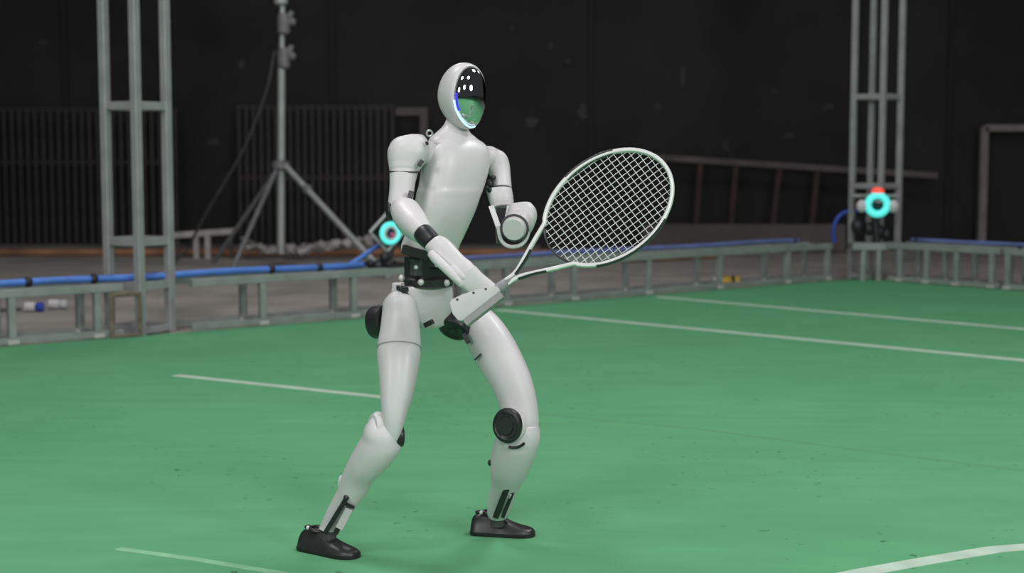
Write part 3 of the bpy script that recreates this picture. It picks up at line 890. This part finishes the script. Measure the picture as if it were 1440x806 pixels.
# right arm (nearer): shoulder, upper arm, forearm, wrist, hand with clamp
uar = [(570, 193.5, 598, 194, 3.90, .9), (554, 200, 602, 200, 3.895, .85), (546, 211, 604, 211, 3.885, .85), (545, 222, 601, 222, 3.88, .85), (546.5, 232, 594, 233, 3.875, .88), (547.5, 242, 588, 243, 3.87, .95), (548, 255, 584, 256, 3.86, 1.0), (547.5, 270, 582, 271, 3.85, 1.0), (546, 284, 579, 285, 3.84, 1.0), (546, 296, 573, 297, 3.83, 1.0)]
MB().tube(at(578, 214, 3.90), at(612, 216, 3.955), .032, 24).build('shoulder_joint', M['shell'], RB)
MB().tube(at(672, 222, 4.01), at(696, 224, 4.055), .026, 24).build('shoulder_joint', M['shell'], RB)
UA = part('upper_arm', limb(uar, 34, 5, 2.5, cap=(3, 6), groove=((24, .02), (25, .035), (26, .02))))
rg = limb([(546.3, 240, 589.5, 241, 3.871, .94), (546.8, 242.3, 588.8, 243.3, 3.871, .95)], 34, 2, 2.5)
part('panel_gap', rg, 'groove', UA)
MB().ball(at(549, 297, 3.825), .013, .02, .024, n=14, m=8).build('elbow_joint', M['black'], UA)
MB().bar(at(576, 279, 3.80), at(579, 269, 3.805), .0065, (0, -1, 0), .006).build('elbow_latch', M['black'], UA, False)
MB().bar(at(600, 199, 3.845), at(601, 204, 3.845), .004, (0, -1, 0)).build('shoulder_bolt', M['black'], UA, False)
MB().bar(at(589, 233, 3.835), at(594, 226, 3.84), .0055, (0, -1, 0)).build('shoulder_bolt', M['black'], UA, False)
far = [(552, 293, 573, 283, 3.825, 1.0), (550.5, 302, 588, 289, 3.80, 1.0), (555, 314, 596, 299, 3.77, 1.0), (564, 325, 602, 308, 3.735, 1.0), (576, 334, 606, 316, 3.705, 1.0), (584, 339, 608, 319, 3.69, 1.0)]
FA = part('forearm', limb(far, 32, 5, 2.3, cap=(6, 1)))
part('wrist_band', limb([(585.5, 338, 604.5, 317.5, 3.69, 1.0), (591, 345, 611, 324, 3.675, 1.0), (600, 352, 618, 332, 3.66, 1.0)], 28, 4, 2.3, cap=(1, 1)), 'black')
HD = part('hand', limb([(599, 351, 620, 332, 3.655, .95), (603, 357, 628, 335, 3.65, .95), (610, 364, 636, 342, 3.64, .9), (618, 371, 643, 350, 3.63, .85), (627, 381, 652, 360, 3.62, .8), (637, 391, 663, 369, 3.61, .78), (644, 397, 670, 377, 3.605, .74)], 30, 5, 2.6, cap=(2, 4)))
part('thumb', limb([(603, 362, 611, 353, 3.612, 1.0), (609, 370, 619, 360, 3.60, 1.0), (620, 380, 629, 370, 3.59, 1.0), (633, 392, 641, 382, 3.585, 1.0), (645, 403, 652, 395, 3.585, 1.0)], 16, 4, 2.2, cap=(4, 4)), 'shell', HD)
for k, (dx, dy) in enumerate(((0, 0), (6.5, -5.5), (13, -10.5), (19, -15))):
    part('finger', limb([(627 + dx, 384 + dy, 634 + dx, 378 + dy, 3.591 + k * .006, 1.0), (634 + dx, 391 + dy, 641 + dx, 385 + dy, 3.585 + k * .006, 1.0), (643 + dx, 399 + dy, 649 + dx, 393 + dy, 3.58 + k * .006, 1.0), (650 + dx, 406 + dy, 656 + dx, 401 + dy, 3.595 + k * .006, 1.0)], 14, 3, 2.2, cap=(3, 3)), 'shell', HD)
part('grip_adapter', limb([(640, 396, 670, 375, 3.605, .7), (649, 405, 678, 384, 3.60, .68), (658, 412, 690, 394, 3.60, .66), (668, 418, 703, 405, 3.60, .6)], 30, 4, 3.0, cap=(3, 2)), 'clamp', HD)

# racket plane frame: u along the handle, v across the face
YR = 3.60
RC = at(855, 292, YR)
pxm = YR / FPX / CP
ua_ = math.radians(36.5)
RU = Vector((math.cos(ua_), 0.02, math.sin(ua_))).normalized()
RV0 = Vector((math.sin(ua_), 0, -math.cos(ua_)))
RN = RU.cross(RV0).normalized()
RVr = (Matrix.Rotation(math.radians(-14), 3, RU) @ RV0).normalized()
RN = RU.cross(RVr).normalized()
if RN.y > 0:
    RN = -RN
def rp(u, v, n=0.0):
    return RC + RU * (u * pxm) + RVr * (v * pxm) + RN * n

# clamp block that grips the racket handle
fp = [(-258, 8), (-262, 4), (-263, -7), (-258, -22), (-253, -25), (-236, -22), (-215, -15), (-194, -4), (-190, 0), (-190, 6)]
fr_, bk_ = [rp(u, v, .020) for u, v in fp], [rp(u, v + 2, -.020) for u, v in fp]
md_ = [rp(u * .996 - 227 * .004, v * .9 - 9 * .1, .0215) for u, v in fp]
blk = MB().rings([bk_, fr_, md_]).build('racket_clamp', M['clamp'], HD)
MB().bar(rp(-257, 11.5, .002), rp(-191, 10, .002), 6 * pxm, RN, .017).build('clamp_bar', M['cbar'], blk, False)
for (u, v) in ((-222, -14), (-205, -8), (-246, -20)):
    MB().ball(rp(u, v, .0215), .003, n=10, m=6).build('screw', M['groove'], blk)

# left arm (farther)
ual = [(678, 208.5, 696, 208, 4.06, .9), (676, 214, 706, 213, 4.06, .9), (677, 224, 714, 222, 4.055, .9), (683, 236, 717, 234, 4.05, .95), (690, 248, 718, 246, 4.04, 1.0), (693, 258, 719, 257, 4.03, 1.0), (694, 264, 719.5, 264, 4.025, 1.0)]
UL = part('upper_arm', limb(ual, 32, 5, 2.4, cap=(4, 1)))
part('panel_gap', limb([(692, 264, 717, 264, 4.02, .92), (690, 269, 718, 268, 4.02, .92)], 28, 2, 2.3), 'groove', UL)
for (x, y, r) in ((689, 258, .011), (685, 264, .009), (690, 267, .010), (694, 250, .007)):
    MB().ball(at(x, y, 4.0), r, n=12, m=6).build('armpit_joint', M['black'], UL)
EL = part('elbow_sleeve', limb([(684, 269, 720, 266.5, 4.02, .95), (686, 277, 721.5, 275, 4.015, .95), (689, 287, 722.5, 285, 4.01, .92), (692, 294, 722, 291, 4.005, .85)], 32, 4, 2.4, cap=(1, 1)))
MB().bar(at(691, 291, 3.965), at(702, 322, 3.93), .007, (0, -1, 0), .008).build('elbow_fork', M['shell'], EL, False)
MB().bar(at(716, 291, 3.96), at(711, 318, 3.93), .006, (0, -1, 0), .008).build('elbow_fork', M['shell'], EL, False)
MB().box(at(708, 303, 3.985), Vector((.016, 0, 0)), Vector((0, .012, 0)), Vector((-.004, 0, .02))).build('elbow_motor', M['black'], EL, False)
MB().bar(at(700, 318, 3.95), at(701, 342, 3.94), .007, (0, -1, 0), .009).build('elbow_cover', M['black'], EL, False)
fl0, fl1 = at(735, 304, 3.98), at(722.5, 322.5, 3.86)
axf = (fl1 - fl0).normalized()
FL = MB().disc(fl0, axf, [(-.012, .014), (-.008, .026), (0, .0335), (.012, .0365), (.06, .0365), (.10, .034), ((fl1 - fl0).length - .012, .0325), ((fl1 - fl0).length - .004, .031)], 32).build('forearm', M['shell'], RB)
MB().disc(fl1 - axf * .004, axf, [(0, .030), (.006, .030), (.009, .0275), (.0095, .004)], 32).build('wrist_cap', M['shell2'], FL)
MB().torus(fl1 - axf * .012, axf, .0345, .0035, 30, 8).build('wrist_ring', M['groove'], FL)
part('forearm_shell', limb([(716, 291, 748, 287.5, 3.95, .8), (714, 297, 754, 296, 3.945, .85), (713, 306, 755, 307, 3.94, .85), (714, 316, 751, 318, 3.94, .8), (722, 325, 745, 328, 3.95, .7)], 30, 4, 2.8, cap=(3, 4)), 'shell', FL)
gp = [(701, 318), (702, 328), (705, 338), (712, 345), (722, 347), (733, 344), (740, 336), (743, 326)]
MB().path([Vector(q) for q in cr([tuple(at(x, y, 3.885)) for x, y in gp], 4)], .0055, 10).build('wrist_fork', M['shell'], FL)

# ------------------------------------------------------------------ the racket
RK = thing('tennis_racket', 'tennis racket with a white frame clamped to the robot hand', 'racket', rp(-250, 0))
def sweep(uv, hw, hn, name, m, parent, closed=False, off=0.0, n0=0.0):
    """box-like beam of half width hw (in the face) and half height hn (across it)"""
    k = len(uv)
    rs = []
    for i in range(k):
        a = uv[(i - 1) % k] if (closed or i) else uv[i]
        c = uv[(i + 1) % k] if (closed or i < k - 1) else uv[i]
        t = Vector((c[0] - a[0], c[1] - a[1])).normalized()
        s = Vector((-t.y, t.x))
        W = hw(i / k) if callable(hw) else hw
        P = []
        for x in angs(12):
            du, dn = sgp(math.cos(x), 3) * W + off, sgp(math.sin(x), 3) * hn
            P.append(rp(uv[i][0] + s.x * du, uv[i][1] + s.y * du, dn + n0))
        rs.append(P)
    return MB().rings(rs, closed=closed).build(name, M[m], parent)
EA, EB = 98.5, 70.5
ths = 2.62      # angle where the throat leaves the ellipse
arc = [(EA * math.cos(a), EB * math.sin(a)) for a in [-ths + 2 * ths * i / 70 for i in range(71)]]
low = [(-176, 3), (-160, 3.5), (-147, 8), (-125, 18), (-106, 26.5)]
pathf = cr(low + [(x, y) for x, y in reversed(arc)] + [(u, -v) for u, v in reversed(low)], 2)
fr = sweep(pathf, 3.2, .0105, 'frame', 'racket', RK)
sweep([(EA * math.cos(a), EB * math.sin(a)) for a in [ths + (2 * math.pi - 2 * ths) * i / 20 for i in range(21)]], 1.6, .007, 'throat_bridge', 'racketb', RK)
def guard(a0, a1, name='bumper_guard'):
    q = [((EA + 1.9) * math.cos(a), (EB + 1.9) * math.sin(a)) for a in [math.radians(a0 + (a1 - a0) * i / 24) for i in range(25)]]
    sweep(q, 2.3, .0108, name, 'racketb', fr, off=0.0)
    q = [((EA - 3.0) * math.cos(a), (EB - 3.0) * math.sin(a)) for a in [math.radians(a0 + (a1 - a0) * i / 24) for i in range(25)]]
    sweep(q, .9, .007, 'grommet_strip', 'racketb', fr)
guard(-103, -58)
guard(58, 128)
# black flank decals along the throat arms
for sgn in (1, -1):
    q = [(u, sgn * (v + (2.2 if sgn > 0 else -2.0))) for u, v in cr([(-160, 3.8), (-147, 8), (-134, 13), (-122, 19)], 4)]
    sweep(q, 2.0, .0112, 'throat_decal', 'racketb', fr)
MB().rings([[rp(u, v * math.cos(x) * 1.0, hn * math.sin(x)) for x in angs(16)] for u, v, hn in ((-262, 7.5, .0125), (-258, 9.5, .0155), (-200, 8.5, .0145), (-190, 8, .013), (-170, 7, .0105), (-160, 6, .009))]).build('shaft', M['shaftg'], RK)
# strings
SA, SB = EA - 2.0, EB - 2.0
sr = .00085
for i in range(17):
    v = (i - 8) * 8.0
    x = SA * math.sqrt(max(0, 1 - (v / SB) ** 2))
    if x > 12:
        MB().tube(rp(-x, v, .0006), rp(x, v, .0006), sr, 6).build('string', M['string'], RK)
for i in range(20):
    u = (i - 9.5) * 9.3
    y = SB * math.sqrt(max(0, 1 - (u / SA) ** 2))
    if y > 8:
        MB().tube(rp(u, -y, -.0006), rp(u, y, -.0006), sr, 6).build('string', M['string'], RK)
